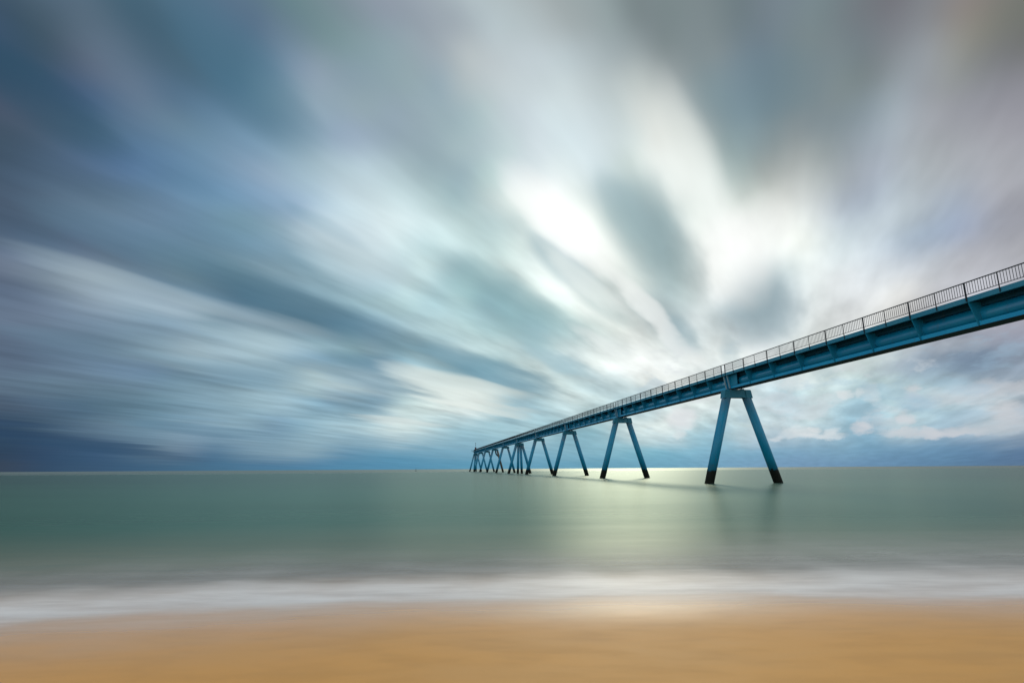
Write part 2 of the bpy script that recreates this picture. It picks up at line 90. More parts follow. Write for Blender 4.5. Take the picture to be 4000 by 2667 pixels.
    [(76, 109, 131), (79, 112, 134), (81, 113, 135), (82, 114, 137), (84, 115, 139), (85, 116, 140), (87, 117, 142), (89, 119, 144), (90, 119, 146), (94, 124, 146), (99, 129, 146), (104, 134, 147), (108, 139, 148), (111, 144, 148), (122, 147, 156), (130, 150, 162), (137, 154, 168), (143, 157, 172), (147, 160, 176), (148, 162, 176), (150, 164, 177), (151, 165, 177), (153, 167, 178), (154, 168, 179), (160, 175, 184), (168, 183, 191), (175, 191, 197), (182, 198, 203), (176, 191, 195), (171, 184, 187), (168, 180, 182), (164, 174, 175)],
    [(174, 188, 191), (169, 182, 185), (167, 177, 179), (164, 174, 176), (161, 173, 175), (158, 171, 174), (155, 170, 172), (153, 169, 172), (144, 160, 163), (129, 144, 147), (122, 137, 140), (126, 141, 144), (125, 140, 144), (125, 140, 143), (125, 140, 144), (120, 135, 140), (114, 131, 137), (109, 126, 133), (114, 131, 140), (118, 133, 145), (118, 134, 144), (118, 135, 144), (120, 138, 146), (118, 136, 143), (115, 133, 139), (114, 130, 136), (114, 128, 134), (115, 124, 131), (114, 119, 126), (112, 115, 122), (119, 121, 129), (125, 129, 136)],
]
def lin(rgb):
    o = []
    for v in rgb:
        v = v / 255
        o.append(v / 12.92 if v <= .04045 else ((v + .055) / 1.055) ** 2.4)
    return o

W = bpy.data.worlds.new("World")
SC.world = W
W.use_nodes = True
NT = W.node_tree
NT.nodes.clear()

class G:
    """small node-graph helper"""
    def __init__(s, nt): s.t = nt
    def put(s, sock, v):
        if isinstance(v, bpy.types.NodeSocket): s.t.links.new(v, sock)
        elif v is not None: sock.default_value = v
    def n(s, typ, **kw):
        nd = s.t.nodes.new(typ)
        for k, v in kw.items(): setattr(nd, k, v)
        return nd
    def m(s, op, a, b=None, c=None, clamp=False):
        nd = s.n('ShaderNodeMath', operation=op, use_clamp=clamp)
        for i, v in enumerate((a, b, c)): s.put(nd.inputs[i], v)
        return nd.outputs[0]
    def v(s, op, a, b=None, scale=None):
        nd = s.n('ShaderNodeVectorMath', operation=op)
        s.put(nd.inputs[0], a)
        if b is not None: s.put(nd.inputs[1], b)
        if scale is not None: s.put(nd.inputs['Scale'], scale)
        return nd.outputs['Value'] if op in ('DOT_PRODUCT', 'LENGTH') else nd.outputs[0]
    def xyz(s, x=0., y=0., z=0.):
        nd = s.n('ShaderNodeCombineXYZ')
        for i, q in enumerate((x, y, z)): s.put(nd.inputs[i], q)
        return nd.outputs[0]
    def sep(s, a):
        nd = s.n('ShaderNodeSeparateXYZ'); s.put(nd.inputs[0], a); return nd.outputs
    def mr(s, x, a, b, c=0., d=1., smooth=True):
        nd = s.n('ShaderNodeMapRange', interpolation_type='SMOOTHSTEP' if smooth else 'LINEAR')
        for i, q in enumerate((x, a, b, c, d)): s.put(nd.inputs[i], q)
        return nd.outputs[0]
    def mix(s, f, a, b, blend='MIX'):
        nd = s.n('ShaderNodeMix', data_type='RGBA', blend_type=blend)
        s.put(nd.inputs['Factor'], f)
        s.put(nd.inputs[6], a); s.put(nd.inputs[7], b)
        return nd.outputs[2]
    def noise(s, vec, scale, detail=4., rough=.5, dist=0., color=False):
        nd = s.n('ShaderNodeTexNoise')
        s.put(nd.inputs['Vector'], vec); nd.inputs['Scale'].default_value = scale
        nd.inputs['Detail'].default_value = detail; nd.inputs['Roughness'].default_value = rough
        nd.inputs['Distortion'].default_value = dist
        return nd.outputs['Color'] if color else nd.outputs['Fac']
    def ramp(s, fac, stops, interp='LINEAR'):
        nd = s.n('ShaderNodeValToRGB'); cr = nd.color_ramp; cr.interpolation = interp
        while len(cr.elements) < len(stops): cr.elements.new(0.5)
        for e, (p, c) in zip(cr.elements, stops):
            e.position = p
        for e, (p, c) in zip(cr.elements, stops):
            e.color = (*c[:3], 1)
        s.put(nd.inputs[0], fac); return nd.outputs[0]

g = G(NT)
direc = g.n('ShaderNodeTexCoord').outputs['Generated']
direc = g.v('NORMALIZE', direc)
dx, dy, dz = g.sep(direc)
az = g.m('MULTIPLY', g.m('ARCTAN2', dx, dy), 180 / pi)
el = g.m('MAXIMUM', g.m('MULTIPLY', g.m('ARCSINE', dz), 180 / pi), 0.0)
# wind-aligned plane coordinates of the cloud deck: the streaks run towards azimuth 27 degrees
WA = R(26)
den = g.m('ADD', g.m('MAXIMUM', dz, 0.0), 0.05)
pu = g.m('DIVIDE', g.m('ADD', g.m('MULTIPLY', dx, cos(WA)), g.m('MULTIPLY', dy, -sin(WA))), den)
pv = g.m('DIVIDE', g.m('ADD', g.m('MULTIPLY', dx, sin(WA)), g.m('MULTIPLY', dy, cos(WA))), den)
st = g.xyz(pu, g.m('MULTIPLY', pv, 0.16), 0.3)
n_a = g.noise(st, 1.3, 5, .55)
n_b = g.noise(g.v('ADD', g.xyz(pu, g.m('MULTIPLY', pv, 0.24), 0.3), (7.3, 2.1, 4.0)), 4.6, 3.5, .5)
n_w = g.noise(g.v('ADD', st, (3.1, 9.2, 1.0)), 1.6, 3, .5, color=True)
wx, wy, wz = g.sep(n_w)
far = g.mr(el, 0.0, 8.0, 0.25, 1.0)
azw = g.m('ADD', az, g.m('MULTIPLY', g.m('SUBTRACT', wx, .5), g.m('MULTIPLY', far, 4.0)))
elw = g.m('MAXIMUM', g.m('ADD', el, g.m('MULTIPLY', g.m('SUBTRACT', wy, .5), g.m('MULTIPLY', far, 3.0))), 0.0)
kk = g.m('MULTIPLY', g.m('POWER', g.m('DIVIDE', g.m('MINIMUM', elw, 44.0), 44.0), 1 / 1.4), 23.0)
fl = g.m('DIVIDE', g.m('ADD', azw, 48.0), 50.0, clamp=True)
fr = g.m('DIVIDE', g.m('ADD', azw, 2.0), 50.0, clamp=True)
accL = accR = (0, 0, 0, 1)
wsum = None
for k in range(24):
    d = g.m('SUBTRACT', kk, float(k))
    w = g.m('POWER', 2.718282, g.m('MULTIPLY', g.m('MULTIPLY', d, d), -1.6))
    wsum = w if wsum is None else g.m('ADD', wsum, w)
    for h, f in ((0, fl), (1, fr)):
        line = SKY[2 * k + h]
        cs = [lin(c) for c in line]
        c = g.ramp(f, [(j / 31, cs[j]) for j in range(32)], 'B_SPLINE')
        if h == 0: accL = g.mix(w, accL, c, 'ADD')
        else: accR = g.mix(w, accR, c, 'ADD')
cloud = g.mix(g.mr(azw, -1.7, 1.7), accL, accR)
cloud = g.v('SCALE', cloud, scale=g.m('DIVIDE', 1.0, wsum))
# thin streaks in the deck
lum = g.m('ADD', g.m('MULTIPLY', g.m('SUBTRACT', n_a, .5), .30), g.m('MULTIPLY', g.m('SUBTRACT', n_b, .5), g.m('MULTIPLY', g.mr(el, 18, 34, .9, .25), g.mr(az, -42, -5, .7, 1.0))))
lum = g.m('MULTIPLY', lum, g.mr(el, 1.0, 6.0, .35, 1.0))
cloud = g.v('SCALE', cloud, scale=g.m('ADD', 1.0, lum))
# sunlit parts of the cover are brighter still
lumv = g.v('DOT_PRODUCT', cloud, (.25, .6, .15))
cloud = g.v('SCALE', cloud, scale=g.mr(lumv, .42, .9, 1.0, 1.06))
grey = g.v('SCALE', (1, 1, 1), scale=lumv)
cloud = g.mix(.13, cloud, grey)
# drawn-out streaks of thicker and thinner cloud: azimuth, elevation, half length, half width (degrees), slope, tone, strength
STREAKS = [
    (14.3, 22.6, 7.7, 3.0, -62, (0.156, 0.275, 0.314), 0.38),
    (12.0, 25.2, 3.6, 1.3, -60, (0.242, 0.376, 0.413), 0.30),
    (5.2, 20.1, 4.0, 1.3, -42, (0.262, 0.413, 0.479), 0.50),
    (-0.5, 16.5, 8.0, 2.0, -30, (0.188, 0.361, 0.413), 0.50),
    (-20.9, 15.0, 10.4, 1.9, -15, (0.054, 0.144, 0.216), 0.60),
    (-2.9, 9.6, 6.7, 1.5, -17, (0.107, 0.27, 0.376), 0.60),
    (-14.0, 8.9, 5.7, 1.6, -11, (0.122, 0.254, 0.361), 0.50),
    (5.0, 10.3, 3.7, 0.9, -25, (0.283, 0.468, 0.546), 0.50),
    (16.6, 12.5, 2.1, 1.4, -52, (0.254, 0.381, 0.434), 0.50),
    (24.8, 14.5, 3.5, 2.9, -97, (0.27, 0.386, 0.434), 0.50),
    (-27.8, 34.0, 6.7, 2.7, -38, (0.065, 0.171, 0.27), 0.40),
    (-42.8, 27.7, 6.0, 1.7, -25, (0.027, 0.08, 0.133), 0.50),
    (-38.6, 2.5, 6.8, 0.6, -7, (0.021, 0.054, 0.117), 0.50),
    (-34.0, 1.7, 5.9, 0.4, -7, (0.034, 0.084, 0.156), 0.50),
    (-28.3, 3.5, 4.8, 0.5, -6, (0.093, 0.202, 0.305), 0.40),
    (1.5, 13.0, 3.2, 0.7, -26, (0.305, 0.503, 0.552), 0.40),
    (21.1, 10.9, 1.5, 0.9, -71, (0.376, 0.485, 0.515), 0.40),
    (9.1, 15.8, 3.2, 0.9, -42, (0.402, 0.527, 0.527), 0.40),
    (-35.1, 18.5, 6.2, 1.4, -11, (0.091, 0.195, 0.296), 0.30),
    (-19.4, 22.6, 3.8, 0.8, -21, (0.15, 0.305, 0.413), 0.35),
    (4.9, 24.5, 6.3, 2.1, -48, (0.973, 0.982, 0.973), 0.50),
    (18.9, 26.4, 8.5, 2.3, -75, (0.871, 0.922, 0.888), 0.40),
    (22.4, 19.2, 3.8, 2.8, -83, (0.973, 0.982, 0.965), 0.42),
    (24.7, 20.7, 3.4, 2.7, -93, (0.956, 0.973, 0.956), 0.35),
    (-30.4, 14.4, 10.6, 0.8, -10, (0.468, 0.591, 0.658), 0.42),
    (-24.4, 11.9, 5.1, 0.7, -10, (0.402, 0.546, 0.61), 0.40),
    (-5.9, 8.2, 6.4, 0.9, -13, (0.776, 0.855, 0.807), 0.65),
    (-4.0, 6.4, 5.4, 0.6, -11, (0.791, 0.855, 0.807), 0.60),
    (-11.1, 4.5, 4.2, 0.5, -6, (0.701, 0.791, 0.776), 0.55),
    (-16.7, 20.7, 5.0, 2.8, -22, (0.658, 0.791, 0.839), 0.40),
    (14.2, 14.3, 6.6, 0.9, -50, (0.922, 0.947, 0.93), 0.55),
    (15.2, 9.4, 3.8, 0.6, -40, (0.855, 0.913, 0.896), 0.45),
    (8.9, 11.6, 3.2, 0.7, -33, (0.839, 0.905, 0.888), 0.45),
    (7.0, 18.5, 4.8, 0.8, -43, (0.855, 0.922, 0.888), 0.45),
    (-34.6, 14.3, 4.7, 0.5, -8, (0.376, 0.485, 0.578), 0.30),
    (-38.5, 9.8, 4.6, 0.6, -5, (0.138, 0.223, 0.314), 0.35),
    (-26.7, 8.4, 6.8, 0.6, -7, (0.223, 0.376, 0.485), 0.35),
    (1.4, 41.1, 5.4, 3.0, -56, (0.485, 0.578, 0.61), 0.25),
    (25.9, 33.3, 2.6, 6.2, -94, (0.162, 0.246, 0.296), 0.30),
]
saz = g.m('ADD', az, g.m('MULTIPLY', g.m('SUBTRACT', n_b, .5), g.m('MULTIPLY', far, 4.0)))
sel = g.m('ADD', el, g.m('MULTIPLY', g.m('SUBTRACT', wz, .5), g.m('MULTIPLY', far, 3.5)))
for (a0, e0, hl, hw, ang, tone, k) in STREAKS:
    qa = g.m('MULTIPLY', g.m('SUBTRACT', saz, a0), cos(R(e0)))
    qe = g.m('SUBTRACT', sel, e0)
    ca, sa = cos(R(ang)), sin(R(ang))
    qx = g.m('ADD', g.m('MULTIPLY', qa, ca / hl), g.m('MULTIPLY', qe, sa / hl))
    qy = g.m('ADD', g.m('MULTIPLY', qa, -sa / hw), g.m('MULTIPLY', qe, ca / hw))
    r2 = g.m('ADD', g.m('MULTIPLY', qx, qx), g.m('MULTIPLY', qy, qy))
    cloud = g.mix(g.mr(r2, 1.8, .0, 0, k), cloud, (*tone, 1))
# small low cumulus puffs: azimuth, elevation, half width, half height (degrees), tone, strength
PUFFS = [
    (35.0, 2.6, 2.3, 0.3, (0.64, 0.65, 0.68), 0.75),
    (37.0, 2.6, 1.9, 0.4, (0.64, 0.65, 0.68), 0.80),
    (38.5, 2.8, 1.5, 0.4, (0.5, 0.56, 0.61), 0.70),
    (40.7, 3.6, 1.2, 1.0, (0.64, 0.65, 0.68), 0.75),
    (40.1, 2.8, 1.4, 0.6, (0.5, 0.56, 0.61), 0.60),
    (26.2, 3.0, 1.3, 0.5, (0.78, 0.81, 0.82), 0.70),
    (27.6, 2.5, 1.7, 0.3, (0.78, 0.81, 0.82), 0.65),
    (24.4, 2.6, 0.7, 0.3, (0.78, 0.81, 0.82), 0.70),
    (27.4, 3.2, 0.4, 0.3, (0.78, 0.81, 0.82), 0.60),
    (28.6, 3.0, 0.5, 0.3, (0.78, 0.81, 0.82), 0.60),
    (31.1, 3.1, 0.8, 0.5, (0.64, 0.65, 0.68), 0.80),
    (30.0, 6.1, 0.5, 0.4, (0.78, 0.81, 0.82), 0.65),
    (31.0, 6.2, 0.4, 0.4, (0.78, 0.81, 0.82), 0.60),
    (32.0, 6.1, 0.7, 0.8, (0.78, 0.81, 0.82), 0.50),
    (34.8, 5.9, 0.6, 0.5, (0.64, 0.65, 0.68), 0.75),
    (34.1, 3.7, 0.5, 0.5, (0.64, 0.65, 0.68), 0.65),
    (16.4, 4.6, 1.2, 0.8, (0.78, 0.81, 0.82), 0.80),
    (16.1, 3.2, 0.7, 0.4, (0.78, 0.81, 0.82), 0.60),
    (37.4, 5.3, 2.8, 0.6, (0.64, 0.65, 0.68), 0.50),
    (40.7, 5.9, 1.8, 0.6, (0.64, 0.65, 0.68), 0.55),
    (26.3, 7.2, 1.7, 0.5, (0.78, 0.81, 0.82), 0.50),
    (39.1, 8.1, 1.4, 0.9, (0.17, 0.25, 0.35), 0.70),
    (31.1, 4.6, 1.4, 0.5, (0.3, 0.44, 0.52), 0.60),
    (28.8, 8.0, 1.4, 0.5, (0.3, 0.44, 0.52), 0.35),
    (33.6, 7.9, 1.5, 0.7, (0.3, 0.36, 0.46), 0.40),
    (35.0, 5.0, 1.2, 0.7, (0.28, 0.44, 0.6), 0.45),
    (38.5, 9.2, 1.8, 0.5, (0.5, 0.56, 0.61), 0.30),
]
pf = g.noise(g.xyz(g.m('MULTIPLY', az, .16), g.m('MULTIPLY', el, .36), 2.0), 1.3, 6, .58, .2)
pfk = g.mr(pf, .38, .60, .65, 1.0)
pn = g.noise(g.xyz(g.m('MULTIPLY', az, .5), g.m('MULTIPLY', el, .8), 2.0), 1.0, 6, .6, color=True)
pnx, pny, pnz = g.sep(pn)
paz = g.m('ADD', az, g.m('MULTIPLY', g.m('SUBTRACT', pnx, .5), 2.6))
pel = g.m('ADD', el, g.m('MULTIPLY', g.m('SUBTRACT', pny, .5), 1.6))
for (a0, e0, wa, we, tone, k) in PUFFS:
    qx = g.m('MULTIPLY', g.m('SUBTRACT', paz, a0), 1 / wa)
    qy = g.m('MULTIPLY', g.m('SUBTRACT', pel, e0), 1 / we)
    r2 = g.m('ADD', g.m('MULTIPLY', qx, qx), g.m('MULTIPLY', qy, qy))
    cloud = g.mix(g.m('MULTIPLY', g.mr(r2, 2.1, .0, 0, k), pfk), cloud, (*tone, 1))
pm = g.m('MULTIPLY', g.mr(az, 8, 15), g.m('MULTIPLY', g.mr(el, 2.2, 4.0), g.mr(el, 13.0, 9.0)))
cloud = g.mix(g.m('MULTIPLY', g.mr(pf, .52, .64), g.m('MULTIPLY', pm, .4)), cloud, (.66, .70, .74, 1))
cloud = g.mix(g.m('MULTIPLY', g.mr(pf, .46, .34), g.m('MULTIPLY', pm, .3)), cloud, (.34, .52, .66, 1))
# clear Nishita sky above thin cloud for the part of the dome overhead and behind
nis = g.n('ShaderNodeTexSky', sky_type='NISHITA')
nis.sun_disc = False
nis.sun_elevation = R(SUN_EL)
nis.sun_rotation = R(SUN_AZ)
rear_cloud = g.v('SCALE', (.72, .78, .84), scale=g.m('ADD', .75, g.m('MULTIPLY', n_a, .5)))
rear = g.mix(.75, g.v('SCALE', nis.outputs[0], scale=.1), rear_cloud)
amt = g.m('MAXIMUM', g.mr(g.m('ABSOLUTE', az), 50, 85), g.mr(el, 46, 66))
sky = g.mix(amt, cloud, rear)
# the thin cloud in front of the sun glows
glow = g.m('POWER', g.m('MAXIMUM', g.v('DOT_PRODUCT', direc, tuple(sd)), 0.0), 90.0)
sky = g.v('ADD', sky, g.v('SCALE', (1.0, .95, .85), scale=g.m('MULTIPLY', glow, .10)))
bg = g.n('ShaderNodeBackground')
g.put(bg.inputs[0], g.v('SCALE', sky, scale=10.0))
bg.inputs[1].default_value = 0.1
ow = g.n('ShaderNodeOutputWorld')
NT.links.new(bg.outputs[0], ow.inputs[0])

# ------------------------------------------------------------------ helpers
def new_mat(name):
    m = bpy.data.materials.new(name); m.use_nodes = True
    nt = m.node_tree; nt.nodes.clear()
    return m, G(nt)

def finish(g, bsdf_out):
    o = g.n('ShaderNodeOutputMaterial'); g.t.links.new(bsdf_out, o.inputs[0])

def principled(g, color, rough, spec=.5, metal=0., normal=None, ior=None):
    p = g.n('ShaderNodeBsdfPrincipled')
    g.put(p.inputs['Base Color'], color); g.put(p.inputs['Roughness'], rough)
    g.put(p.inputs['Specular IOR Level'], spec); g.put(p.inputs['Metallic'], metal)
    if normal is not None: g.put(p.inputs['Normal'], normal)
    if ior: p.inputs['IOR'].default_value = ior
    return p.outputs[0]

def bump(g, h, strength, dist):
    b = g.n('ShaderNodeBump'); b.inputs['Strength'].default_value = strength
    b.inputs['Distance'].default_value = dist; g.put(b.inputs['Height'], h)
    return b.outputs[0]

class MB:
    def __init__(s): s.bm = bmesh.new()
    def box(s, x0, x1, y0, y1, z0, z1):
        v = [s.bm.verts.new((x, y, z)) for z in (z0, z1) for x, y in ((x0, y0), (x1, y0), (x1, y1), (x0, y1))]
        for f in ((3, 2, 1, 0), (4, 5, 6, 7), (0, 1, 5, 4), (1, 2, 6, 5), (2, 3, 7, 6), (3, 0, 4, 7)):
            s.bm.faces.new([v[i] for i in f])
    def plate(s, poly, y0, y1):
        """polygon in x,z extruded along y"""
        a = [s.bm.verts.new((x, y0, z)) for x, z in poly]; b = [s.bm.verts.new((x, y1, z)) for x, z in poly]
        n = len(poly)
        s.bm.faces.new(a); s.bm.faces.new(list(reversed(b)))
        for i in range(n): s.bm.faces.new((a[i], b[i], b[(i + 1) % n], a[(i + 1) % n]))
    def tube(s, pts, r, seg=12, caps=True):
        rings = []
        pts = [Vector(p) for p in pts]
        rs = r if isinstance(r, (list, tuple)) else [r] * len(pts)
        for i, p in enumerate(pts):
            t = (pts[min(i + 1, len(pts) - 1)] - pts[max(i - 1, 0)]).normalized()
            u = t.orthogonal().normalized() if i == 0 else (u - t * u.dot(t)).normalized()
            w = t.cross(u)
            rings.append([s.bm.verts.new(p + (u * cos(2 * pi * k / seg) + w * sin(2 * pi * k / seg)) * rs[i]) for k in range(seg)])
        for a, b in zip(rings, rings[1:]):
            for k in range(seg):
                f = s.bm.faces.new((a[k], a[(k + 1) % seg], b[(k + 1) % seg], b[k])); f.smooth = True
        if caps:
            s.bm.faces.new(list(reversed(rings[0]))); s.bm.faces.new(rings[-1])
    def ball(s, c, r):
        bmesh.ops.create_uvsphere(s.bm, u_segments=12, v_segments=8, radius=r, matrix=Matrix.Translation(c))
    def build(s, name, mat, parent=None, bevel=0.):
        bmesh.ops.recalc_face_normals(s.bm, faces=s.bm.faces)
        me = bpy.data.meshes.new(name); s.bm.to_mesh(me); s.bm.free()
        me.materials.append(mat)
        o = bpy.data.objects.new(name, me); COL.objects.link(o)
        if parent: o.parent = parent
        o.cycles.shadow_terminator_geometry_offset = 0.0   # long smooth tubes would leak sunlight
        if bevel:
            b = o.modifiers.new("bevel", 'BEVEL'); b.width = bevel; b.segments = 2; b.limit_method = 'ANGLE'
        return o

def tag(o, label=None, cat=None, group=None, kind=None):
    for k, v in (('label', label), ('category', cat), ('group', group), ('kind', kind)):
        if v: o[k] = v

def copy_part(o, parent, dy=0., dz=0.):
    c = o.copy(); COL.objects.link(c); c.parent = parent
    c.location = (o.location[0], o.location[1] + dy, o.location[2] + dz)
    return c

# ------------------------------------------------------------------ materials
def paint_mat(name, base, faded, rust_amt, rough, scale=1.0, tide=False, spec=.4, ior=None):
    m, g = new_mat(name)
    geo = g.n('ShaderNodeNewGeometry'); pos = geo.outputs['Position']
    n1 = g.noise(pos, .35 * scale, 5, .6)
    n2 = g.noise(g.v('MULTIPLY', pos, (1, 1, .25)), 2.2 * scale, 5, .65)
    n3 = g.noise(pos, 9 * scale, 4, .6)
    col = g.mix(g.mr(n1, .38, .68), (*base, 1), (*faded, 1))
    col = g.mix(g.m('MULTIPLY', g.mr(n2, .57, .74), rust_amt), col, (.13, .085, .05, 1))
    col = g.mix(g.m('MULTIPLY', g.mr(n3, .45, .7), .25), col, (base[0] * .5, base[1] * .5, base[2] * .5, 1))
    rg = g.m('ADD', rough, g.m('MULTIPLY', g.m('SUBTRACT', n3, .5), .25))
    if tide:
        x, y, z = g.sep(pos)
        # rust and chalk near the head of the leg, mussels and weed in the tidal zone
        top = g.mr(z, 8.5, 12.0)
        col = g.mix(g.m('MULTIPLY', top, g.mr(n2, .35, .65, .25, .75)), col, (.17, .20, .20, 1))
        zz = g.m('ADD', z, g.m('MULTIPLY', g.m('SUBTRACT', n2, .5), 1.1))
        zz = g.m('ADD', zz, g.m('MULTIPLY', g.m('SUBTRACT', n3, .5), 1.1))
        band = g.mr(zz, 1.85, 1.65)
        weed = g.mix(g.mr(n3, .4, .65), (.006, .008, .006, 1), (.032, .032, .02, 1))
        drip = g.m('MULTIPLY', g.mr(zz, 3.4, 1.8), .35)
        col = g.mix(drip, col, (.02, .05, .06, 1))
        col = g.mix(band, col, weed)
        rg = g.m('ADD', rg, g.m('MULTIPLY', band, .3))
    finish(g, principled(g, col, rg, spec, normal=bump(g, n3, .15, .01), ior=ior))
    return m

M_GIRDER = paint_mat("blue_girder_paint", (.010, .38, .68), (.02, .42, .70), .25, .3)  # lighter than rib and pipe blue: part of the lighting contrast is in the colour
M_LEG = paint_mat("blue_leg_paint", (.002, .24, .41), (.008, .27, .43), .55, .42, tide=True)
M_CAP = paint_mat("faded_blue_paint", (.012, .20, .29), (.03, .22, .30), .5, .5)
M_PALE = paint_mat("pale_blue_paint", (.22, .40, .48), (.30, .46, .52), .25, .5)
M_FASCIA = paint_mat("grey_blue_paint", (.025, .25, .38), (.05, .28, .40), .4, .5)
M_BROWN = paint_mat("rusty_leg_paint", (.07, .075, .055), (.11, .085, .05), .9, .6, tide=True)
M_RAIL = paint_mat("dark_rail_paint", (.008, .014, .02), (.012, .018, .024), .3, .5, 3)
M_DARK = paint_mat("dark_steel", (.03, .06, .075), (.05, .07, .08), .5, .5)
M_UNDER = paint_mat("underside_shade_tone", (.006, .012, .016), (.012, .02, .024), .3, .7)  # near-black colour carries the shade under the girder
M_SHADE = paint_mat("shaded_deck_blue", (.003, .07, .12), (.005, .085, .14), .3, .6)  # pier blue darkened: the shade below the deck is put into the colour
M_PIPE = paint_mat("glossy_blue_paint", (.003, .26, .46), (.006, .30, .50), .2, .2, spec=.5, ior=2.1)  # gloss paint; base darkened to build the highlight contrast into the colour
M_RIB = paint_mat("shaded_rib_blue", (.005, .24, .40), (.014, .27, .42), .3, .4)  # girder blue darkened, so the ribs' shading is painted into the colour
M_RED = paint_mat("dull_red_paint", (.10, .04, .05), (.08, .035, .05), .3, .5)

# ------------------------------------------------------------------ shoreline (runs along X; Y grows out to sea)
SHX = [(-40, 5.0), (-16, 7.4), (-8, 9.75), (-5.3, 10.6), (-2.5, 11.0), (0, 11.2), (4.1, 11.4), (7.7, 11.15), (12, 11.3), (40, 12.0)]
def foam_y(x):
    for (a, ya), (b, yb) in zip(SHX, SHX[1:]):
        if a <= x <= b:
            t = (x - a) / (b - a); t = t * t * (3 - 2 * t)
            return ya + (yb - ya) * t
    return SHX[0][1] if x < SHX[0][0] else SHX[-1][1]
def shore_y(x): return foam_y(x) - .9
SLOPE = 0.075
def sand_z(x, y):
    d = shore_y(x) - y
    z = SLOPE * d
    if z > .9: z = .9 + (z - .9) * .3          # flatter top of the beach
    if z < -2.5: z = -2.5
    return z + .012 * sin(x * .9 + y * .4) * min(1, max(0, (d + 1) / 3))

def frange(spec):
    out = []
    for a, b, n in spec:
        out += [a + (b - a) * i / n for i in range(n)]
    return out + [spec[-1][1]]

def grid(name, xs, ys, zf, mat, attrs=None):
    me = bpy.data.meshes.new(name)
    vs = [(x, y, zf(x, y)) for y in ys for x in xs]
    nx = len(xs)
    fs = [(j * nx + i, j * nx + i + 1, (j + 1) * nx + i + 1, (j + 1) * nx + i) for j in range(len(ys) - 1) for i in range(nx - 1)]
    me.from_pydata(vs, [], fs); me.materials.append(mat)
    for p in me.polygons: p.use_smooth = True
    for an, fn in (attrs or {}).items():
        a = me.attributes.new(an, 'FLOAT', 'POINT')
        for i, v in enumerate(vs): a.data[i].value = fn(v[0], v[1])
    o = bpy.data.objects.new(name, me); COL.objects.link(o)
    return o

def attr(g, name):
    nd = g.n('ShaderNodeAttribute'); nd.attribute_name = name; return nd.outputs['Fac']

# sand
m, g = new_mat("wet_sand")
pos = g.n('ShaderNodeNewGeometry').outputs['Position']
n1 = g.noise(g.v('MULTIPLY', pos, (.5, 1, 1)), .9, 4, .55)
n2 = g.noise(g.v('MULTIPLY', pos, (.5, 1, 1)), 2.6, 4, .5)
n3 = g.noise(pos, 160, 2, .6)
col = g.mix(g.mr(n1, .35, .7), (.72, .365, .10, 1), (.68, .36, .115, 1))
col = g.mix(g.m('MULTIPLY', g.mr(n2, .4, .7), .22), col, (.46, .24, .08, 1))
col = g.mix(g.m('MULTIPLY', g.mr(n3, .3, .7), .25), col, (.42, .25, .10, 1))
wet = attr(g, 'wet')
rg = g.m('ADD', g.mr(wet, 0, 1, .7, .38), g.m('MULTIPLY', g.m('SUBTRACT', n2, .5), .15))
finish(g, principled(g, col, rg, g.mr(wet, 0, 1, .1, .22), normal=bump(g, n3, .12, .004)))
M_SAND = m
xs = frange([(-400, -60, 10), (-60, -14, 20), (-14, 14, 90), (14, 60, 20), (60, 400, 10)])
ys = frange([(-120, -10, 10), (-10, 3, 16), (3, 16, 64), (16, 45, 14), (45, 60, 2)])
o = grid("sand", xs, ys, sand_z, M_SAND, {'wet': lambda x, y: min(1, max(0, 1 - (shore_y(x) - y - .6) / 2.6))})
tag(o, "wet golden sand of the beach below the wash", kind='structure'); del o['label']
o['label'] = "smooth golden wet sand of the beach along the bottom"

# sea
m, g = new_mat("sea_water")
pos = g.n('ShaderNodeNewGeometry').outputs['Position']
px, py, pz = g.sep(pos)
depth = attr(g, 'depth')                      # metres of water over the sand
s1 = g.noise(g.v('MULTIPLY', pos, (.05, .35, 1)), 1.0, 5, .6)
s2 = g.noise(g.v('MULTIPLY', pos, (.012, .05, 1)), 1.0, 4, .55)
s3 = g.noise(g.v('MULTIPLY', pos, (.5, 2.6, 1)), 1.0, 5, .65)
col = g.mix(g.mr(depth, .15, 1.3), (.19, .20, .145, 1), (.050, .130, .093, 1))
col = g.mix(g.mr(py, 28, 140), col, (.034, .080, .068, 1))
col = g.mix(g.m('MULTIPLY', g.mr(s2, .4, .65), .35), col, (.026, .068, .046, 1))
far = g.mr(g.m('ADD', py, g.m('MULTIPLY', px, -.05)), 480, 620)
col = g.mix(far, col, (.018, .04, .05, 1))
rg = g.m('ADD', .22, g.m('MULTIPLY', g.m('SUBTRACT', s1, .5), .05))
rg = g.m('ADD', rg, g.m('MULTIPLY', far, .25))
hgt = g.m('ADD', g.m('MULTIPLY', s3, .6), s1)
col = g.mix(g.m('MULTIPLY', g.mr(s3, .45, .7), .35), col, (.09, .15, .12, 1))
nrm = bump(g, hgt, .08, .12)
df = g.n('ShaderNodeBsdfDiffuse'); g.put(df.inputs[0], col)
gl = g.n('ShaderNodeBsdfGlossy'); g.put(gl.inputs['Color'], (.90, 1, .93, 1)); g.put(gl.inputs['Roughness'], rg); g.put(gl.inputs['Normal'], nrm)
fz = g.n('ShaderNodeFresnel'); fz.inputs['IOR'].default_value = 1.33
wm = g.n('ShaderNodeMixShader'); g.put(wm.inputs[0], g.m('MULTIPLY', fz.outputs[0], .34))   # wave troughs and crests hide part of the mirror
g.t.links.new(df.outputs[0], wm.inputs[1]); g.t.links.new(gl.outputs[0], wm.inputs[2])
water = wm.outputs[0]
tr = g.n('ShaderNodeBsdfTransparent').outputs[0]
